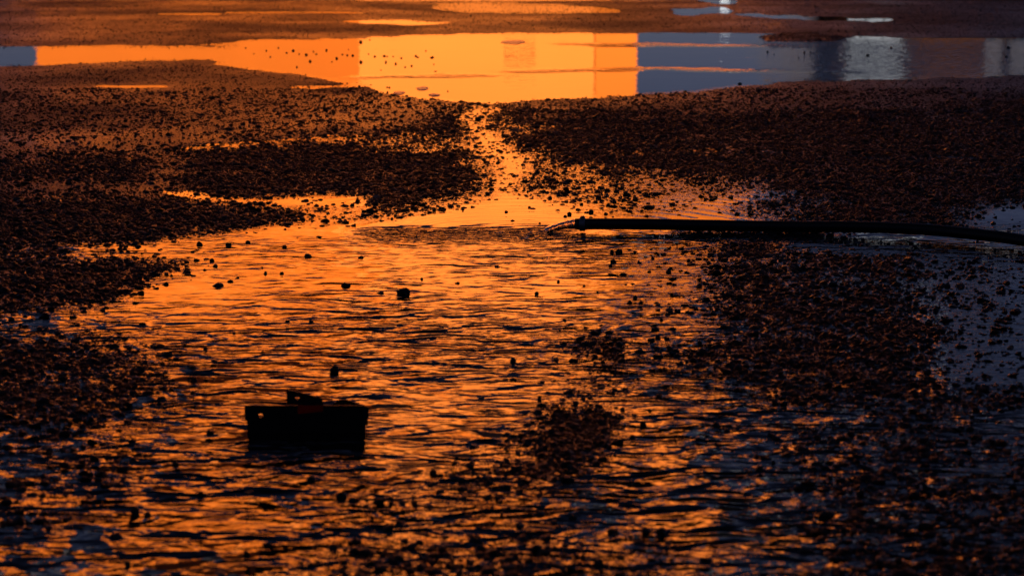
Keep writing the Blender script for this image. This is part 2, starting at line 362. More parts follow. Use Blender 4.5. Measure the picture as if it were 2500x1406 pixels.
def sample(Mp, x, y):
    u = np.clip((x - GX0) / GS, 0, Mp.shape[1] - 1.001); v = np.clip((y - GY0) / GS, 0, Mp.shape[0] - 1.001)
    i = u.astype(int); j = v.astype(int); fu = u - i; fv = v - j
    return (Mp[j, i] * (1 - fu) + Mp[j, i + 1] * fu) * (1 - fv) + (Mp[j + 1, i] * (1 - fu) + Mp[j + 1, i + 1] * fu) * fv
def warp(X, Y, px, py):
    k = 1.0
    wx = px + 22 * fbm(X * 5, Y * 2.2, 31, 4); wy = py + 7 * fbm(X * 5, Y * 2.2, 57, 4) * np.clip((py + 60) / 400, 0.25, 1.6)
    return wx, wy
def height(X, Y):
    px, py = pixel(X, Y)
    wx, wy = warp(X, Y, px, py)
    h = sample(Hm, wx, wy)
    near = np.clip((14 - Y) / 6, 0.25, 1)
    h = h + near * (1.7 * fbm(X * 6, Y * 4, 3, 3) + 1.5 * fbm(X * 26, Y * 20, 9, 3) * np.clip((10 - Y) / 3, 0, 1))
    edge = np.clip(np.minimum.reduce([(px - GX0 - 20) / 120, (GX1 - 20 - px) / 120, (py - GY0 - 6) / 20, (GY1 - 10 - py) / 60]), 0, 1)
    return (h * edge + 12 * (1 - edge)) / 1000.0

# ------------------------------------------------------------------ ground, to the horizon
ys = np.linspace(GY0, GY1, 640); xs = np.linspace(GX0, GX1, 860)
gpx, gpy = np.meshgrid(xs, ys)
GXw, GYw = ground(gpx, gpy)
gme = grid_mesh('ground', GXw, GYw, height(GXw, GYw), True)
bm = bmesh.new(); bm.from_mesh(gme); bm.verts.ensure_lookup_table()
nr, nc = GXw.shape
for a, b, far in ((0, nc - 1, [(900, 2500, .012), (-900, 2500, .012)]), (nc - 1, nr * nc - 1, [(900, -300, .012), (900, 2500, .012)]),
                  (nr * nc - 1, (nr - 1) * nc, [(-900, -300, .012), (900, -300, .012)]), ((nr - 1) * nc, 0, [(-900, 2500, .012), (-900, -300, .012)])):
    vs = [bm.verts.new(f) for f in far]; bm.verts.ensure_lookup_table()
    bm.faces.new([bm.verts[b], bm.verts[a], vs[1], vs[0]])
bm.normal_update()
bm.to_mesh(gme); bm.free()
tag(link('ground', gme, M_GROUND), kind='structure')

# ------------------------------------------------------------------ standing water
def water_sheet(y0, y1, rows, cols, label):
    yy = np.linspace(y0, y1, rows); xx = np.linspace(GX0 + 60, GX1 - 60, cols)
    a, b = np.meshgrid(xx, yy); X, Y = ground(a, b)
    wx, wy = warp(X, Y, a, b)
    me = grid_mesh('water', X, Y, np.zeros_like(X), True, {'ripple': sample(Rm, wx, wy), 'chop': sample(Cm, wx, wy), 'grit': np.clip(sample(Dm, wx, wy) - .02, 0, 1) * .4})
    return tag(link('water', me, M_WATER), label, kind='structure')
water_sheet(-55, 70, 40, 120, 'thin strips of still water on the farthest mud')
water_sheet(70.01, 262, 80, 200, 'wide calm puddle mirroring the sunlit facades')
water_sheet(262.01, 1530, 420, 420, 'rippled orange pool around the black hose')

# ------------------------------------------------------------------ buildings the water mirrors (about 100 m off, above the frame)
def bx(px, D): return (px - 1250) / F_PX * D
def building(label, x0, x1, y0, y1, h, wallm, cols, z_list, wsize, basem, cat='building'):
    r = empty('apartment_building', ((x0 + x1) / 2, y0, 0))
    hw = (x1 - x0) / 2
    link('wall', box_mesh('wall', (-hw, 0, 0), (hw, y1 - y0, h)), wallm, r)
    link('dimmed_storeys', box_mesh('dimmed_storeys', (-hw - .04, -.05, 0), (hw - .001, -.002, 9.6)), basem, r)  # darker band dims the lower facade in the reflections
    rf = link('roof', box_mesh('roof', (-hw - .25, -.25, h), (hw + .25, y1 - y0 + .25, h + .35)), M_ROOF, r)
    sm = box_mesh('window', (-wsize[0] / 2, -0.04, -wsize[1] / 2), (wsize[0] / 2, 0.05, wsize[1] / 2)); fm = box_mesh('sill', (-wsize[0] / 2 - .1, -.16, -.12), (wsize[0] / 2 + .1, -.003, 0))
    for z in z_list:
        for c in range(cols):
            wx = -hw + (c + .5) * 2 * hw / cols
            wd = link('window', sm, M_SHUTTER, r, (wx, 0, z)); link('sill', fm, wallm, wd, (0, 0, -wsize[1] / 2))
    return tag(r, label, cat)
b1 = building('tall cream apartment block catching the low sun', bx(880, 100), bx(1450, 100), 100, 114, 28.5, M_CREAM, 3, [12.5, 15.5, 18.5, 21.5, 24.5], (1.1, 1.3), M_CREAM_DIM)
tw = box_mesh('stair_tower', (0, 0, 0), (bx(1555, 100) - bx(1450, 100), 10, 27.6))
link('stair_tower', tw, M_OCHRE_DIM, b1, (bx(1450, 100) - (bx(880, 100) + bx(1450, 100)) / 2 + .003, 0.12, 0))
sgn = box_mesh('vent_panel', (-.65, -.11, -.2), (.65, -.053, .2)); link('vent_panel', sgn, M_ROOF, b1, (bx(1268, 100) - (bx(880, 100) + bx(1450, 100)) / 2, 0, 5.5))
building('apricot apartment block beside the cream block', bx(95, 108), bx(884, 108), 108, 120, 29.5, M_TERRA, 3, [13, 16, 19, 22, 25], (1.2, 1.3), M_TERRA_DIM)
_c = (bx(880, 100) + bx(1450, 100)) / 2
link('added_wing', box_mesh('added_wing', (bx(1555, 100) - _c + .01, 1.2, 9.8), (bx(1835, 100) - _c, 10, 25.0)), M_OCHRE_DIM, b1)  # added overhang that carries the orange reflection further sideways
# low hall added for its white glow, brown brick house, trees and lamp
hall = empty('added_glow_hall', (bx(2132, 95), 95, 0)); hw = (bx(2200, 95) - bx(2065, 95)) / 2
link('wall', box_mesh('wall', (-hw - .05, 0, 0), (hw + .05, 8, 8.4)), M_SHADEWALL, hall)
link('roof', box_mesh('roof', (-hw - .2, -.3, 8.4), (hw + .2, 8.3, 8.7)), M_ROOF, hall)
for i in range(3):
    for k in range(4):
        pw = 2 * hw / 3
        link('window', box_mesh('window', (-hw + i * pw + .04, -.06, 3.6 + k * 1.1), (-hw + (i + 1) * pw - .04, -.003, 4.62 + k * 1.1)), M_WHITE_GLOW, hall)  # added emissive panels that make a white patch in the reflection
tag(hall, 'low grey hall added with glowing white panels', 'building')
brick = empty('brick_house', (bx(2325, 90), 90, 0)); hw = (bx(2402, 90) - bx(2250, 90)) / 2
link('wall', box_mesh('wall', (-hw, 0, 0), (hw, 7, 7.6)), M_BROWN, brick)
link('roof', box_mesh('roof', (-hw - .3, -.3, 7.6), (hw + .3, 7.3, 7.9)), M_ROOF, brick)
tag(brick, 'small brown brick house among the trees', 'building')
shade = empty('added_sun_blocker', (-8, -34, 0))  # unseen block added to keep the low sun off the ground
link('wall', box_mesh('wall', (-70, -14, 0), (70, 0, 10.2)), M_SHADEWALL, shade); link('roof', box_mesh('roof', (-70.4, -14.4, 10.2), (70.4, .4, 10.5)), M_ROOF, shade)
_k = (95 + 36) * math.tan(math.radians(SUN_AZ - 180))
for xa, xb in ((bx(1935, 95), bx(2200, 95)), (bx(2450, 95), bx(2950, 95))):
    link('added_shade_block', box_mesh('added_shade_block', (xa - _k + 8, -3.2, 10.5), (xb - _k + 8, -2, 17.2)), M_SHADEWALL, shade)  # unseen raised blocks, added to shade the hall and the trees
for i in range(14): link('window', box_mesh('window', (-66 + i * 9.6, .003, 5), (-61 + i * 9.6, .05, 7.2)), M_ROOF, shade)
tag(shade, 'long unseen block behind the viewer, added so its shadow covers the ground', 'building')
def tree(loc, h, rr, label, seed):
    rnd = random.Random(seed); r = empty('broadleaf_tree', loc)
    bm = bmesh.new(); rings = []
    for k in range(6):
        z = h * .55 * k / 5; rad = .22 * (1 - k / 7)
        rings.append([bm.verts.new((rad * math.cos(a * 1.0472) + .06 * k * math.sin(seed), rad * math.sin(a * 1.0472), z)) for a in range(6)])
    for a, b in zip(rings, rings[1:]):
        for i in range(6): bm.faces.new((a[i], a[(i + 1) % 6], b[(i + 1) % 6], b[i]))
    for k in range(7):
        an = k * 2.4; p0 = Vector((0, 0, h * (.3 + .03 * k))); p1 = p0 + Vector((math.cos(an) * rr * .7, math.sin(an) * rr * .7, h * .25)); d = Vector((-math.sin(an), math.cos(an), 0)) * .06
        q = [bm.verts.new(c) for c in (p0 + d, p0 - d, p1, p0 + Vector((0, 0, .12)))]
        bm.faces.new((q[0], q[1], q[2])); bm.faces.new((q[0], q[2], q[3])); bm.faces.new((q[1], q[3], q[2]))
    link('trunk', bm_mesh('trunk', bm), M_BARK, r)
    cl = [(Vector((rnd.gauss(0, rr * .5), rnd.gauss(0, rr * .5), h * (.45 + .5 * rnd.random()))), rr * rnd.uniform(.25, .5)) for _ in range(26)]
    bm = bmesh.new()
    for _ in range(3200):
        c, s = rnd.choice(cl); p = c + Vector((rnd.gauss(0, s * .6), rnd.gauss(0, s * .6), rnd.gauss(0, s * .5)))
        e = Euler((rnd.uniform(0, 6), rnd.uniform(0, 6), rnd.uniform(0, 6))).to_matrix(); l = rnd.uniform(.1, .2)
        bm.faces.new([bm.verts.new(p + e @ Vector(q)) for q in ((-l, 0, 0), (0, -l * .5, .03), (l, 0, 0), (0, l * .5, .03))])
    link('crown', bm_mesh('crown', bm), M_LEAF, r)
    return tag(r, label, 'tree', 'trees beside the brick house')
tree((bx(1990, 98), 98, .01), 8.5, 1.3, 'dark tree between the cream block and the glowing hall', 1)
tree((bx(2450, 96), 96, .01), 8.5, 1.6, 'dark tree beyond the brick house', 3)
tree((bx(2560, 93), 93, .01), 9.5, 1.8, 'widest dark tree past the brick house', 4)
lamp = empty('street_lamp', (bx(1765, 92), 92, .01))
bm = bmesh.new(); bmesh.ops.create_cone(bm, segments=10, radius1=.04, radius2=.025, depth=3.2, cap_ends=True)
bmesh.ops.translate(bm, verts=bm.verts, vec=(0, 0, 1.6)); link('pole', bm_mesh('pole', bm), M_POLE, lamp)
link('lamp_head', box_mesh('lamp_head', (-.2, -.5, 3.2), (.2, .12, 3.33), .02), M_POLE, lamp)
link('lamp_glass', box_mesh('lamp_glass', (-.17, -.47, 2.75), (.17, -.15, 3.198), .03), M_LAMP, lamp)
tag(lamp, 'street lamp with a white lit head', 'lamp')

# ------------------------------------------------------------------ black hose
def resample(pts, n):
    out = []
    k = len(pts)
    for i in range(n):
        t = i / (n - 1) * (k - 1); a = min(int(t), k - 2); f = t - a
        p0, p1, p2, p3 = pts[max(a - 1, 0)], pts[a], pts[a + 1], pts[min(a + 2, k - 1)]
        out.append(0.5 * ((2 * p1) + (p2 - p0) * f + (2 * p0 - 5 * p1 + 4 * p2 - p3) * f * f + (3 * p1 - p0 - 3 * p2 + p3) * f ** 3))
    return out
def tube(bm, path, rad, seg=20, caps=True, phase=0):
    rings = []; up = Vector((0, 0, 1))
    for i, p in enumerate(path):
        d = (path[min(i + 1, len(path) - 1)] - path[max(i - 1, 0)]).normalized(); s = d.cross(up).normalized(); u = s.cross(d)
        r = rad(i) if callable(rad) else rad
        rings.append([bm.verts.new(p + (s * math.cos(a) + u * math.sin(a)) * r) for a in [k * 2 * math.pi / seg for k in range(seg)]])
    for a, b in zip(rings, rings[1:]):
        for i in range(seg): bm.faces.new((a[i], a[(i + 1) % seg], b[(i + 1) % seg], b[i]))
    if caps: bm.faces.new(rings[0][::-1]); bm.faces.new(rings[-1])
    return rings
HR = 0.0155
hp = []
for x, y, z in ((1404, 566, .021), (1480, 567, .0225), (1600, 567, .0215), (1800, 568, .0185), (1950, 571, .0195), (2080, 575, .0235), (2250, 583, .0255),
                (2400, 596, .024), (2500, 607, .021), (2620, 630, .018), (2800, 690, .018), (2900, 800, .02)):
    X, Y = ground(x, y); hp.append(Vector((float(X), float(Y), z)))
path = resample(hp, 160)
hose = empty('hose', (path[0].x, path[0].y, 0))
off = Vector((path[0].x, path[0].y, 0)); path = [p - off for p in path]
bm = bmesh.new()
rings = tube(bm, path, HR, 24, caps=False)
inner = [p for p in path[:4]]
ir = tube(bm, inner, HR * .72, 24, caps=False)
for i in range(24): bm.faces.new((rings[0][(i + 1) % 24], rings[0][i], ir[0][i], ir[0][(i + 1) % 24]))
bm.faces.new(ir[-1])
link('tube', bm_mesh('tube', bm, True), M_HOSE, hose)
cpth = [path[0] + (path[1] - path[0]).normalized() * d for d in (0.012, 0.014, 0.026, 0.028)]
bm = bmesh.new(); tube(bm, cpth, lambda i: HR + (.0012, .0040, .0040, .0012)[i], 24, caps=False)
cl = link('clamp_band', bm_mesh('clamp_band', bm, False), M_CLAMP, hose)
sc_ = box_mesh('clamp_screw', (-.006, -.006, 0), (.006, .006, .006), .001); link('clamp_screw', sc_, M_CLAMP, cl, tuple(cpth[1] + Vector((.006, -.004, HR + .0015))))
tag(hose, 'long black rubber hose lying across the wet gravel', 'hose')

# water running out of the hose mouth
m, t, p = mat('clear running water'); p.inputs['Base Color'].default_value = (.72, .62, .5, 1); p.inputs['Transmission Weight'].default_value = .85; p.inputs['IOR'].default_value = 1.333; p.inputs['Roughness'].default_value = .02
tcn = N(t, 'ShaderNodeTexCoord'); nn = N(t, 'ShaderNodeTexNoise', Scale=90.0, Detail=3.0); t.links.new(tcn.outputs['Object'], nn.inputs[0])
bb = N(t, 'ShaderNodeBump', Strength=1.0, Distance=.004); t.links.new(nn.outputs['Fac'], bb.inputs['Height']); t.links.new(bb.outputs[0], p.inputs['Normal'])
bm = bmesh.new()
pts = []
d0 = (path[0] - path[2]).normalized()
for k in range(24):
    s = k / 23
    pts.append(Vector((-.078 * s, .004 * s, .022 - .019 * s ** 2.0)) + d0 * -.012 * (1 - s))
rg = tube(bm, pts, 0.0135, 18, caps=True)
for k, ring in enumerate(rg):
    s = k / 23; c = pts[k]
    for v in ring:
        l = v.co - c; l.z *= (1.0 - .42 * s); l.y *= (1.0 + .9 * s)
        n = mnoise.noise(v.co * 120) * .0022
        v.co = c + l * (1 + n * 40) + Vector((0, 0, n * .6))
st = link('water_stream', bm_mesh('water_stream', bm, True), m, None, (off.x, off.y, 0)); tag(st, 'short clear stream of water pouring from the hose mouth', 'water stream')

# ------------------------------------------------------------------ offcut of steel channel in the water
def pl(px, py):
    X, Y = ground(px, py); return float(X), float(Y)
fx0, fy0 = pl(598, 1056); fx1, _ = pl(892, 1056); sc = mm_per_px(1056)
br = empty('steel_channel', (fx0, fy0, -.008)); Wd = fx1 - fx0; Ht = 68 * sc + .008; TH = .003; DP = 0.125
def plate(name, poly, thick, holes=(), y=0.0, mats=M_IRON, tilt=0.0):
    bm = bmesh.new()
    outer = [bm.verts.new((x, 0, z)) for x, z in poly]
    edges = [bm.edges.new((outer[i], outer[(i + 1) % len(outer)])) for i in range(len(outer))]
    for hx, hz, hr in holes:
        hv = [bm.verts.new((hx + hr * math.cos(k * .5236), 0, hz + hr * .95 * math.sin(k * .5236))) for k in range(12)]
        edges += [bm.edges.new((hv[i], hv[(i + 1) % 12])) for i in range(12)]
    bmesh.ops.triangle_fill(bm, use_beauty=True, use_dissolve=False, edges=edges)
    g = bmesh.ops.extrude_face_region(bm, geom=bm.faces[:]); bmesh.ops.translate(bm, verts=[v for v in g['geom'] if isinstance(v, bmesh.types.BMVert)], vec=(0, thick, 0))
    bmesh.ops.recalc_face_normals(bm, faces=bm.faces[:])
    o = link(name, bm_mesh(name, bm), mats, br, (0, y, 0)); o.rotation_euler = (tilt, 0, 0)
    return o
hs = 5.5 * sc
_n0, _n1, _nz = (727 - 598) * sc, (790 - 598) * sc, Ht - 22 * sc
front = plate('front_flange', [(_n0, Ht), (_n0, _nz), (_n1, _nz + .004), (_n1, Ht), (Wd, Ht), (Wd, 0), (.004, 0), (.004, .028), (0, .030), (0, Ht)], TH, [(39 * sc, Ht - 25 * sc, hs)])
# (0, .030), (.004, .028), (.004, 0), (Wd, 0), (Wd, Ht)], TH, [(39 * sc, Ht - 25 * sc, hs)])
bxw = (684 - 598) * sc
plate('rear_flange', [(bxw, 0), (Wd - .002, 0), (Wd - .002, .026), ((832 - 598) * sc, .040), ((815 - 598) * sc, .039), ((797 - 598) * sc, .030), ((776 - 598) * sc, .030), ((772 - 598) * sc, Ht - .013), (bxw + .002, Ht + .002), (bxw, Ht)], TH, [(bxw + 27 * sc, Ht - 19 * sc, hs)], y=DP)
link('web', box_mesh('web', (.004, TH, .001), (Wd - .002, DP, .004)), M_IRON, br)
fl = plate('bent_flap', [((766 - 598) * sc, .018), ((800 - 598) * sc, .018), ((806 - 598) * sc, .05), ((772 - 598) * sc, .05)], .002, y=DP - .02, tilt=-.9, mats=M_CLAMP)
link('red_film', box_mesh('red_film', (_n0 - .004, TH + .0003, _nz - .004), (_n1 + .004, TH + .0009, Ht - .0006)), M_FILM, front)
tag(br, 'black steel channel offcut with punched holes standing in the pool', 'metal bracket')

# ------------------------------------------------------------------ gravel grains: one mass, instanced
def gn_scatter(name, pos, scl, rot, material, sub, seed):
    me = bpy.data.meshes.new(name); me.vertices.add(len(pos)); me.vertices.foreach_set('co', pos.astype(np.float32).ravel())
    for k, v in (('gscale', scl), ('grot', rot)):
        a = me.attributes.new(k, 'FLOAT_VECTOR', 'POINT'); a.data.foreach_set('vector', v.astype(np.float32).ravel())
    a = me.attributes.new('pick', 'INT', 'POINT'); a.data.foreach_set('value', (np.arange(len(pos)) % 5).astype(np.int32))
    o = link(name, me, material)
    ng = bpy.data.node_groups.new(name, 'GeometryNodeTree')
    ng.interface.new_socket('Geometry', in_out='INPUT', socket_type='NodeSocketGeometry'); ng.interface.new_socket('Geometry', in_out='OUTPUT', socket_type='NodeSocketGeometry')
    L = ng.links.new; Nn = ng.nodes.new
    gi = Nn('NodeGroupInput'); go = Nn('NodeGroupOutput')
    g2i = Nn('GeometryNodeGeometryToInstance')
    for k in range(5):
        ic = Nn('GeometryNodeMeshIcoSphere'); ic.inputs['Radius'].default_value = 1; ic.inputs['Subdivisions'].default_value = sub
        nz = Nn('ShaderNodeTexNoise'); nz.noise_dimensions = '4D'; nz.inputs['W'].default_value = seed + k * 3.7; nz.inputs['Scale'].default_value = .9; nz.inputs['Detail'].default_value = 2
        sb = Nn('ShaderNodeVectorMath'); sb.operation = 'SUBTRACT'; sb.inputs[1].default_value = (.5, .5, .5)
        ml = Nn('ShaderNodeVectorMath'); ml.operation = 'SCALE'; ml.inputs['Scale'].default_value = 1.5
        stp = Nn('GeometryNodeSetPosition'); sm = Nn('GeometryNodeSetMaterial'); sm.inputs['Material'].default_value = material
        L(nz.outputs['Color'], sb.inputs[0]); L(sb.outputs[0], ml.inputs[0]); L(ic.outputs['Mesh'], stp.inputs['Geometry']); L(ml.outputs[0], stp.inputs['Offset'])
        ss = Nn('GeometryNodeSetShadeSmooth'); ss.inputs['Shade Smooth'].default_value = False
        L(stp.outputs[0], ss.inputs[0]); L(ss.outputs[0], sm.inputs['Geometry']); L(sm.outputs[0], g2i.inputs[0])
    ip = Nn('GeometryNodeInstanceOnPoints'); ip.inputs['Pick Instance'].default_value = True
    def attr(n, typ):
        a = Nn('GeometryNodeInputNamedAttribute'); a.data_type = typ; a.inputs['Name'].default_value = n; return a.outputs['Attribute']
    er = Nn('FunctionNodeEulerToRotation')
    L(gi.outputs[0], ip.inputs['Points']); L(g2i.outputs[0], ip.inputs['Instance']); L(attr('pick', 'INT'), ip.inputs['Instance Index'])
    L(attr('grot', 'FLOAT_VECTOR'), er.inputs[0]); L(er.outputs[0], ip.inputs['Rotation']); L(attr('gscale', 'FLOAT_VECTOR'), ip.inputs['Scale'])
    L(ip.outputs[0], go.inputs[0])
    md = o.modifiers.new('scatter', 'NODES'); md.node_group = ng
    return o
def scatter(bands):
    P_, S_ = [], []
    for y0, y1, dens, rmed, rsig, rmin, rmax in bands:
        hw0 = y0 * .222; hw1 = y1 * .222
        n = int(dens * (y1 - y0) * 2 * hw1)
        Y = RNG.uniform(y0, y1, n); X = RNG.uniform(-hw1, hw1, n)
        k = np.abs(X) < Y * .222 + .15; X, Y = X[k], Y[k]
        px, py = pixel(X, Y); wx, wy = warp(X, Y, px, py)
        cl = np.clip(1 + 0.9 * fbm(X * 9, Y * 5, 77, 3), 0.15, 2)
        jn = np.clip((py - 200) / 400, .1, 1)
        k = RNG.random(len(X)) < sample(Dm, wx + RNG.normal(0, 30, len(X)) * jn, wy + RNG.normal(0, 12, len(X)) * jn) * cl; X, Y = X[k], Y[k]
        r = np.clip(rmed * np.exp(RNG.normal(0, rsig, len(X))), rmin, rmax)
        Z = height(X, Y) + r * .2
        P_.append(np.stack([X, Y, Z], -1)); S_.append(np.stack([r * RNG.uniform(.8, 1.35, len(r)), r * RNG.uniform(.8, 1.35, len(r)), r * RNG.uniform(.35, .7, len(r))], -1))
    P_ = np.concatenate(P_); S_ = np.concatenate(S_)
    k = P_[:, 2] + S_[:, 2] * 1.3 > -.001          # grains wholly under water are left out
    return P_[k], S_[k]
gp, gs = scatter([(2.7, 4.6, 25000, .0020, .62, .0010, .009), (4.6, 7.2, 25000, .0020, .64, .0010, .010), (7.2, 11.5, 20000, .0021, .6, .0011, .010), (11.5, 22, 10000, .0019, .45, .0011, .006)])
print('grains', len(gp))
rot = np.stack([RNG.uniform(-.5, .5, len(gp)), RNG.uniform(-.5, .5, len(gp)), RNG.uniform(0, 6.28, len(gp))], -1)
tag(gn_scatter('gravel', gp, gs, rot, M_GRAIN, 2, 1.0), 'dark wet gravel strewn over the muddy ground', kind='stuff')

# ------------------------------------------------------------------ single stones
def stone_mesh(seed):
    rnd = random.Random(seed); bm = bmesh.new(); bmesh.ops.create_icosphere(bm, subdivisions=2, radius=1)
    pls = []
    for _ in range(9):
        d = Vector((rnd.gauss(0, 1), rnd.gauss(0, 1), rnd.gauss(0, 1))).normalized(); pls.append((d, rnd.uniform(.62, .95)))
    for v in bm.verts:
        for d, c in pls:
            q = v.co.dot(d)
            if q > c: v.co -= d * (q - c)
        v.co += Vector((mnoise.noise(v.co * 2.2 + Vector((seed, 0, 0))),) * 3) * .08
    return bm_mesh('stone', bm)
SM = [stone_mesh(k + 3) for k in range(12)]
for me in SM: me.materials.append(M_STONE)
def stone(x, y, wpx, hpx, label, group=None, seed=0, name='stone', cat='stone'):
    X, Y = pl(x, y); s = mm_per_px(y); r = wpx * s / 2 * 1.08; hz = hpx * s
    gz = float(height(np.array([X]), np.array([Y]))[0])
    top = max(hz * .52, 0.003)
    z0 = min(gz, 0) - .002; half = (top - z0) / 2
    o = link(name, SM[seed % 12]); o.location = (X, Y, z0 + half); o.scale = (r, r * random.uniform(.75, 1.1), half * 1.12); o.rotation_euler = (0, 0, random.uniform(0, 6.28))
    return tag(o, label, cat, group)
UNIQ = [(985, 717, 35, 28, 'largest blocky stone standing in the middle of the orange pool'),
 (532, 698, 28, 16, 'rounded oval stone in the orange water'), (844, 698, 24, 18, 'humped stone nearest the blocky pool stone'),
 (751, 626, 20, 13, 'flat stone below the gravel spit in the pool'), (487, 598, 17, 16, 'upright stone off the tip of the gravel spit'),
 (558, 599, 15, 15, 'round stone beside the upright one at the spit'), (110, 773, 24, 20, 'squat stone where the pool meets the pool bank'),
 (816, 908, 28, 34, 'tall stone just behind the steel channel'), (1252, 884, 17, 22, 'narrow upright stone in the rippled water'),
 (1511, 616, 20, 15, 'square stone just below the hose'), (1494, 617, 11, 14, 'small stone touching the square stone below the hose'),
 (1584, 508, 26, 15, 'broad stone behind the hose'), (903, 517, 20, 17, 'stone heading a line of pebbles across the pool'),
 (1167, 293, 18, 15, 'dark stone on gravel between the two puddles'), (1075, 326, 20, 15, 'stone at the edge of the small bright puddle'),
 (329, 1255, 24, 36, 'tall dark stone at the bottom in bright water'), (360, 1256, 20, 14, 'low stone touching the tall dark stone'),
 (833, 1213, 32, 30, 'big lump of stone below the steel channel'), (284, 1310, 30, 22, 'wide stone below the tall dark stone'),
 (1057, 1156, 20, 20, 'single round stone in ripples right of the channel'), (1615, 1300, 28, 28, 'dark rounded stone near the bottom edge'),
 (1852, 1147, 24, 20, 'stone where orange water turns dark blue'), (2232, 1208, 28, 22, 'largest stone in the dark blue water'),
 (2421, 1078, 24, 18, 'stone near the edge of the dark blue water'), (2104, 809, 20, 22, 'tall stone amid the dark gravel under the hose bend'),
 (2448, 713, 16, 20, 'upright stone on the bluish wet mud'), (881, 104, 9, 10, 'stone at the far rim of the calm puddle'), (881, 153, 9, 10, 'largest pebble standing in the calm far puddle')]
for i, u in enumerate(UNIQ): stone(*u, None, i)
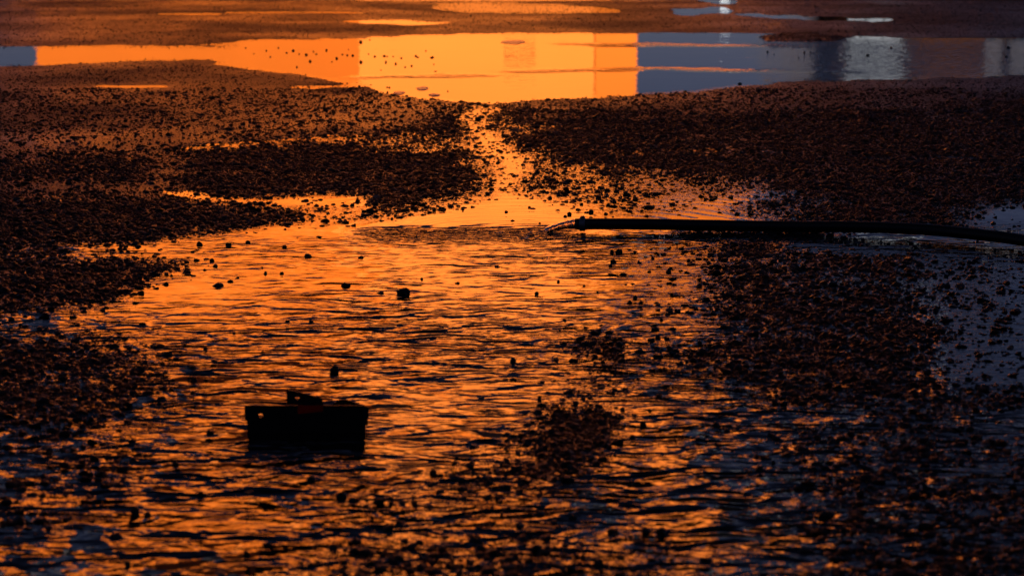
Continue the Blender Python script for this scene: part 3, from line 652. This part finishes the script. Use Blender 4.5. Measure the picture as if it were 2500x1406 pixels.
SETS = {
 'small dark pebble standing in the orange pool': [(295, 602, 12, 12), (881, 630, 14, 11), (695, 603, 13, 9), (605, 593, 13, 11), (406, 695, 14, 13), (563, 688, 18, 9), (347, 692, 16, 14), (648, 668, 10, 12), (688, 669, 11, 10),
   (348, 793, 18, 12), (702, 786, 13, 12), (759, 787, 14, 12), (502, 853, 12, 12), (572, 814, 14, 9), (1311, 717, 16, 10), (1030, 682, 9, 8), (518, 638, 14, 14), (526, 650, 14, 9), (1363, 688, 8, 7), (1417, 666, 8, 7), (1378, 782, 10, 9),
   (1459, 715, 8, 7), (1426, 698, 9, 8), (1367, 805, 8, 7), (640, 655, 8, 6), (470, 615, 12, 8), (455, 650, 10, 8), (500, 660, 9, 7), (29, 782, 18, 16), (50, 795, 14, 10)],
 'small dark pebble in the bright channel above the hose': [(873, 493, 12, 12), (860, 503, 11, 12), (740, 492, 10, 7), (919, 530, 14, 11), (957, 535, 8, 8), (1060, 515, 11, 11), (996, 515, 11, 10), (1236, 518, 10, 9), (1252, 540, 13, 7), (1318, 546, 8, 6),
   (1292, 507, 9, 7), (1390, 523, 14, 10), (1443, 520, 13, 16), (1479, 524, 10, 12), (1461, 485, 14, 13), (1342, 485, 13, 12), (1437, 492, 12, 9), (1380, 530, 10, 9), (1420, 500, 10, 9), (1500, 495, 11, 10), (1530, 515, 9, 8), (1000, 525, 8, 5), (1800, 524, 12, 12)],
 'small dark pebble in the water below the hose': [(1497, 641, 18, 14), (1490, 650, 12, 10), (1632, 665, 15, 15), (1551, 728, 15, 14), (1537, 740, 13, 11), (1585, 664, 10, 9), (1640, 722, 11, 14), (1606, 825, 14, 16), (1628, 828, 13, 15), (1615, 782, 12, 12), (1682, 638, 13, 12),
   (1594, 632, 10, 12), (1789, 620, 15, 18), (1769, 636, 17, 12), (1848, 623, 15, 14), (1937, 697, 13, 13), (2010, 740, 17, 16), (1956, 755, 15, 14), (1708, 699, 13, 14), (1550, 617, 9, 9), (1560, 640, 8, 7)],
 'small dark pebble under the lifted stretch of hose': [(2088, 584, 10, 9), (2107, 586, 11, 9), (2151, 590, 9, 7)],
 'small pebble in the calm far puddle': [(942, 153, 5, 8), (966, 157, 6, 7), (1005, 162, 6, 6), (989, 165, 6, 5), (1063, 175, 8, 3), (1059, 158, 5, 5), (1056, 141, 8, 6), (822, 144, 7, 8), (748, 135, 7, 9), (797, 124, 6, 8), (716, 125, 8, 7), (730, 133, 5, 5),
   (862, 137, 8, 7), (848, 136, 7, 5), (836, 134, 6, 5), (915, 139, 6, 6), (938, 138, 9, 6), (945, 139, 6, 5), (980, 143, 7, 5), (1015, 138, 8, 6), (1020, 141, 6, 5), (1052, 142, 7, 6), (757, 151, 8, 8), (725, 165, 7, 7), (765, 127, 5, 5), (700, 130, 6, 5), (772, 133, 6, 5),
   (650, 125, 6, 5), (680, 118, 5, 5), (620, 132, 5, 4), (660, 140, 6, 5), (600, 118, 5, 4), (810, 152, 5, 4), (851, 122, 4, 4), (900, 133, 5, 4), (960, 139, 5, 4), (1040, 125, 5, 4), (945, 214, 5, 4), (951, 215, 6, 6), (946, 227, 5, 7), (1093, 224, 5, 5), (930, 172, 6, 4)],
 'small pebble in the blue reflection of the far puddle': [(1874, 128, 7, 6), (1964, 129, 7, 6), (1979, 128, 6, 5), (2175, 118, 9, 8), (2118, 137, 10, 8), (1806, 206, 12, 8), (2462, 118, 11, 7), (2457, 140, 10, 7), (1890, 133, 4, 3), (1950, 141, 4, 3)],
 'dark stone in the rippled foreground water': [(490, 1210, 22, 20), (513, 1058, 22, 22), (760, 1170, 24, 18), (428, 1134, 20, 18), (310, 1375, 22, 18), (1153, 1130, 15, 12), (1318, 974, 11, 16), (1399, 1264, 24, 18), (908, 1262, 13, 12), (982, 1229, 18, 12), (1012, 1231, 16, 14), (955, 1229, 13, 12),
   (345, 905, 18, 20), (120, 1290, 20, 18), (60, 1180, 18, 14), (220, 1160, 16, 16), (470, 960, 14, 12), (640, 860, 10, 8), (1080, 1340, 22, 16), (600, 1350, 20, 16), (1200, 1390, 24, 18)],
 'dark stone in the water beside the dark gravel patch': [(1570, 1035, 17, 14), (1545, 1067, 17, 14), (1488, 1094, 13, 16), (1585, 1002, 11, 8), (1601, 1067, 11, 9), (1648, 1074, 10, 10), (1748, 1039, 22, 18), (1704, 1073, 16, 14), (1757, 1019, 14, 12), (1520, 1000, 14, 12)],
 'dark stone in the dark blue water': [(1888, 1129, 13, 12), (1987, 1148, 17, 20), (2120, 995, 20, 16), (2136, 1004, 11, 10), (2192, 1004, 20, 14), (2057, 1040, 20, 18), (2226, 1053, 15, 18), (2271, 1039, 13, 12), (2354, 1172, 22, 16), (2378, 1080, 15, 12), (2153, 1163, 15, 20), (1913, 986, 22, 16), (2060, 1290, 16, 14), (2330, 1320, 18, 14)]}
LAND = [(985, 717, 'the blocky pool stone'), (532, 698, 'the rounded oval stone'), (844, 698, 'the humped pool stone'), (751, 626, 'the flat stone below the spit'), (487, 598, 'the upright stone at the spit'),
 (110, 773, 'the squat stone at the bank'), (816, 908, 'the tall stone behind the channel'), (1252, 884, 'the narrow upright stone'), (1511, 616, 'the square stone below the hose'), (1584, 508, 'the broad stone behind the hose'),
 (903, 517, 'the stone heading the pebble line'), (329, 1255, 'the tall dark bottom stone'), (833, 1213, 'the big lump below the channel'), (1057, 1156, 'the round stone beside the channel'), (1615, 1300, 'the rounded bottom stone'),
 (1852, 1147, 'the stone where orange turns blue'), (2232, 1208, 'the largest dark blue water stone'), (2421, 1078, 'the edge stone in blue water'), (2104, 809, 'the tall stone amid dark gravel'), (2448, 713, 'the upright stone on bluish mud'),
 (881, 104, 'the far rim stone'), (881, 153, 'the largest calm puddle pebble'), (1400, 556, 'the hose mouth'), (1390, 1080, 'the dark gravel patch'), (2120, 578, 'the lifted hose stretch'), (2132, 140, 'the white reflection'), (1167, 293, 'the dark stone between puddles')]
ORD = ['nearest', 'second', 'third', 'fourth', 'fifth', 'sixth', 'seventh', 'eighth', 'ninth', 'tenth', 'eleventh', 'twelfth', 'thirteenth', 'fourteenth', 'fifteenth', 'sixteenth', 'seventeenth', 'eighteenth', 'nineteenth', 'twentieth', 'twenty-first', 'twenty-second']
NAMED = {}
_cells = {}
for lb, lst in SETS.items():
    for q in lst:
        L_ = min(LAND, key=lambda l: (l[0] - q[0]) ** 2 + (2.2 * (l[1] - q[1])) ** 2); dx = q[0] - L_[0]; dy = 2.2 * (q[1] - L_[1])
        rel = ('left of' if dx < 0 else 'right of') if abs(dx) > abs(dy) else ('beyond' if dy < 0 else 'in front of')
        _cells.setdefault((L_[2], rel, 'pebble' if 'pebble' in lb else 'stone'), []).append((dx * dx + dy * dy, q))
for (ln, rel, kd), lst in _cells.items():
    for i, (_, q) in enumerate(sorted(lst)):
        shp = 'flat' if q[3] < .62 * q[2] else ('upright' if q[3] > 1.15 * q[2] else 'roundish')
        NAMED[q] = '%s dark %s, %s one %s %s' % (shp, kd, ORD[i], rel, ln)
k = 40
for lb, lst in SETS.items():
    g = lb.replace('small dark pebble', 'pebbles').replace('small pebble', 'pebbles').replace('dark stone', 'stones')
    for q in lst: stone(*q, NAMED[q], g, k, 'pebble' if 'pebble' in lb else 'stone', 'pebble' if 'pebble' in lb else 'stone'); k += 1

# ------------------------------------------------------------------ foam flecks on the far puddle
def foam(x, y, wpx, label, seed):
    X, Y = pl(x, y); s = mm_per_px(y); bm = bmesh.new(); n = 26; rx = wpx * s / 2
    c = bm.verts.new((0, 0, .004)); rings = []
    for q, z in ((.5, .004), (.8, .003), (1, .0003)):
        ring = []
        for i in range(n):
            a = i * 6.2832 / n; rr = 1 + .35 * mnoise.noise(Vector((math.cos(a) * 1.6, math.sin(a) * 1.6, seed * 3.1))) + .12 * mnoise.noise(Vector((math.cos(a) * 6, math.sin(a) * 6, seed)))
            ring.append(bm.verts.new((rx * rr * q * math.cos(a), rx * 3.0 * rr * q * math.sin(a), z + .0012 * mnoise.noise(Vector((a * 3, q * 5, seed))))))
        rings.append(ring)
    for i in range(n): bm.faces.new((c, rings[0][i], rings[0][(i + 1) % n]))
    for a, b in zip(rings, rings[1:]):
        for i in range(n): bm.faces.new((a[i], b[i], b[(i + 1) % n], a[(i + 1) % n]))
    o = link('foam_patch', bm_mesh('foam_patch', bm, True), M_FOAM); o.location = (X, Y, .001)
    tag(o, label, 'foam', 'foam flecks on the far puddle')
foam(974, 228, 30, 'grey foam fleck nearest the gravel rim of the far puddle', 1)
foam(1032, 217, 32, 'topmost of three grey foam flecks by the puddle rim', 2)
foam(1060, 233, 26, 'lowest of three grey foam flecks by the puddle rim', 3)
foam(1255, 104, 56, 'long grey foam streak near the far rim of the puddle', 4)
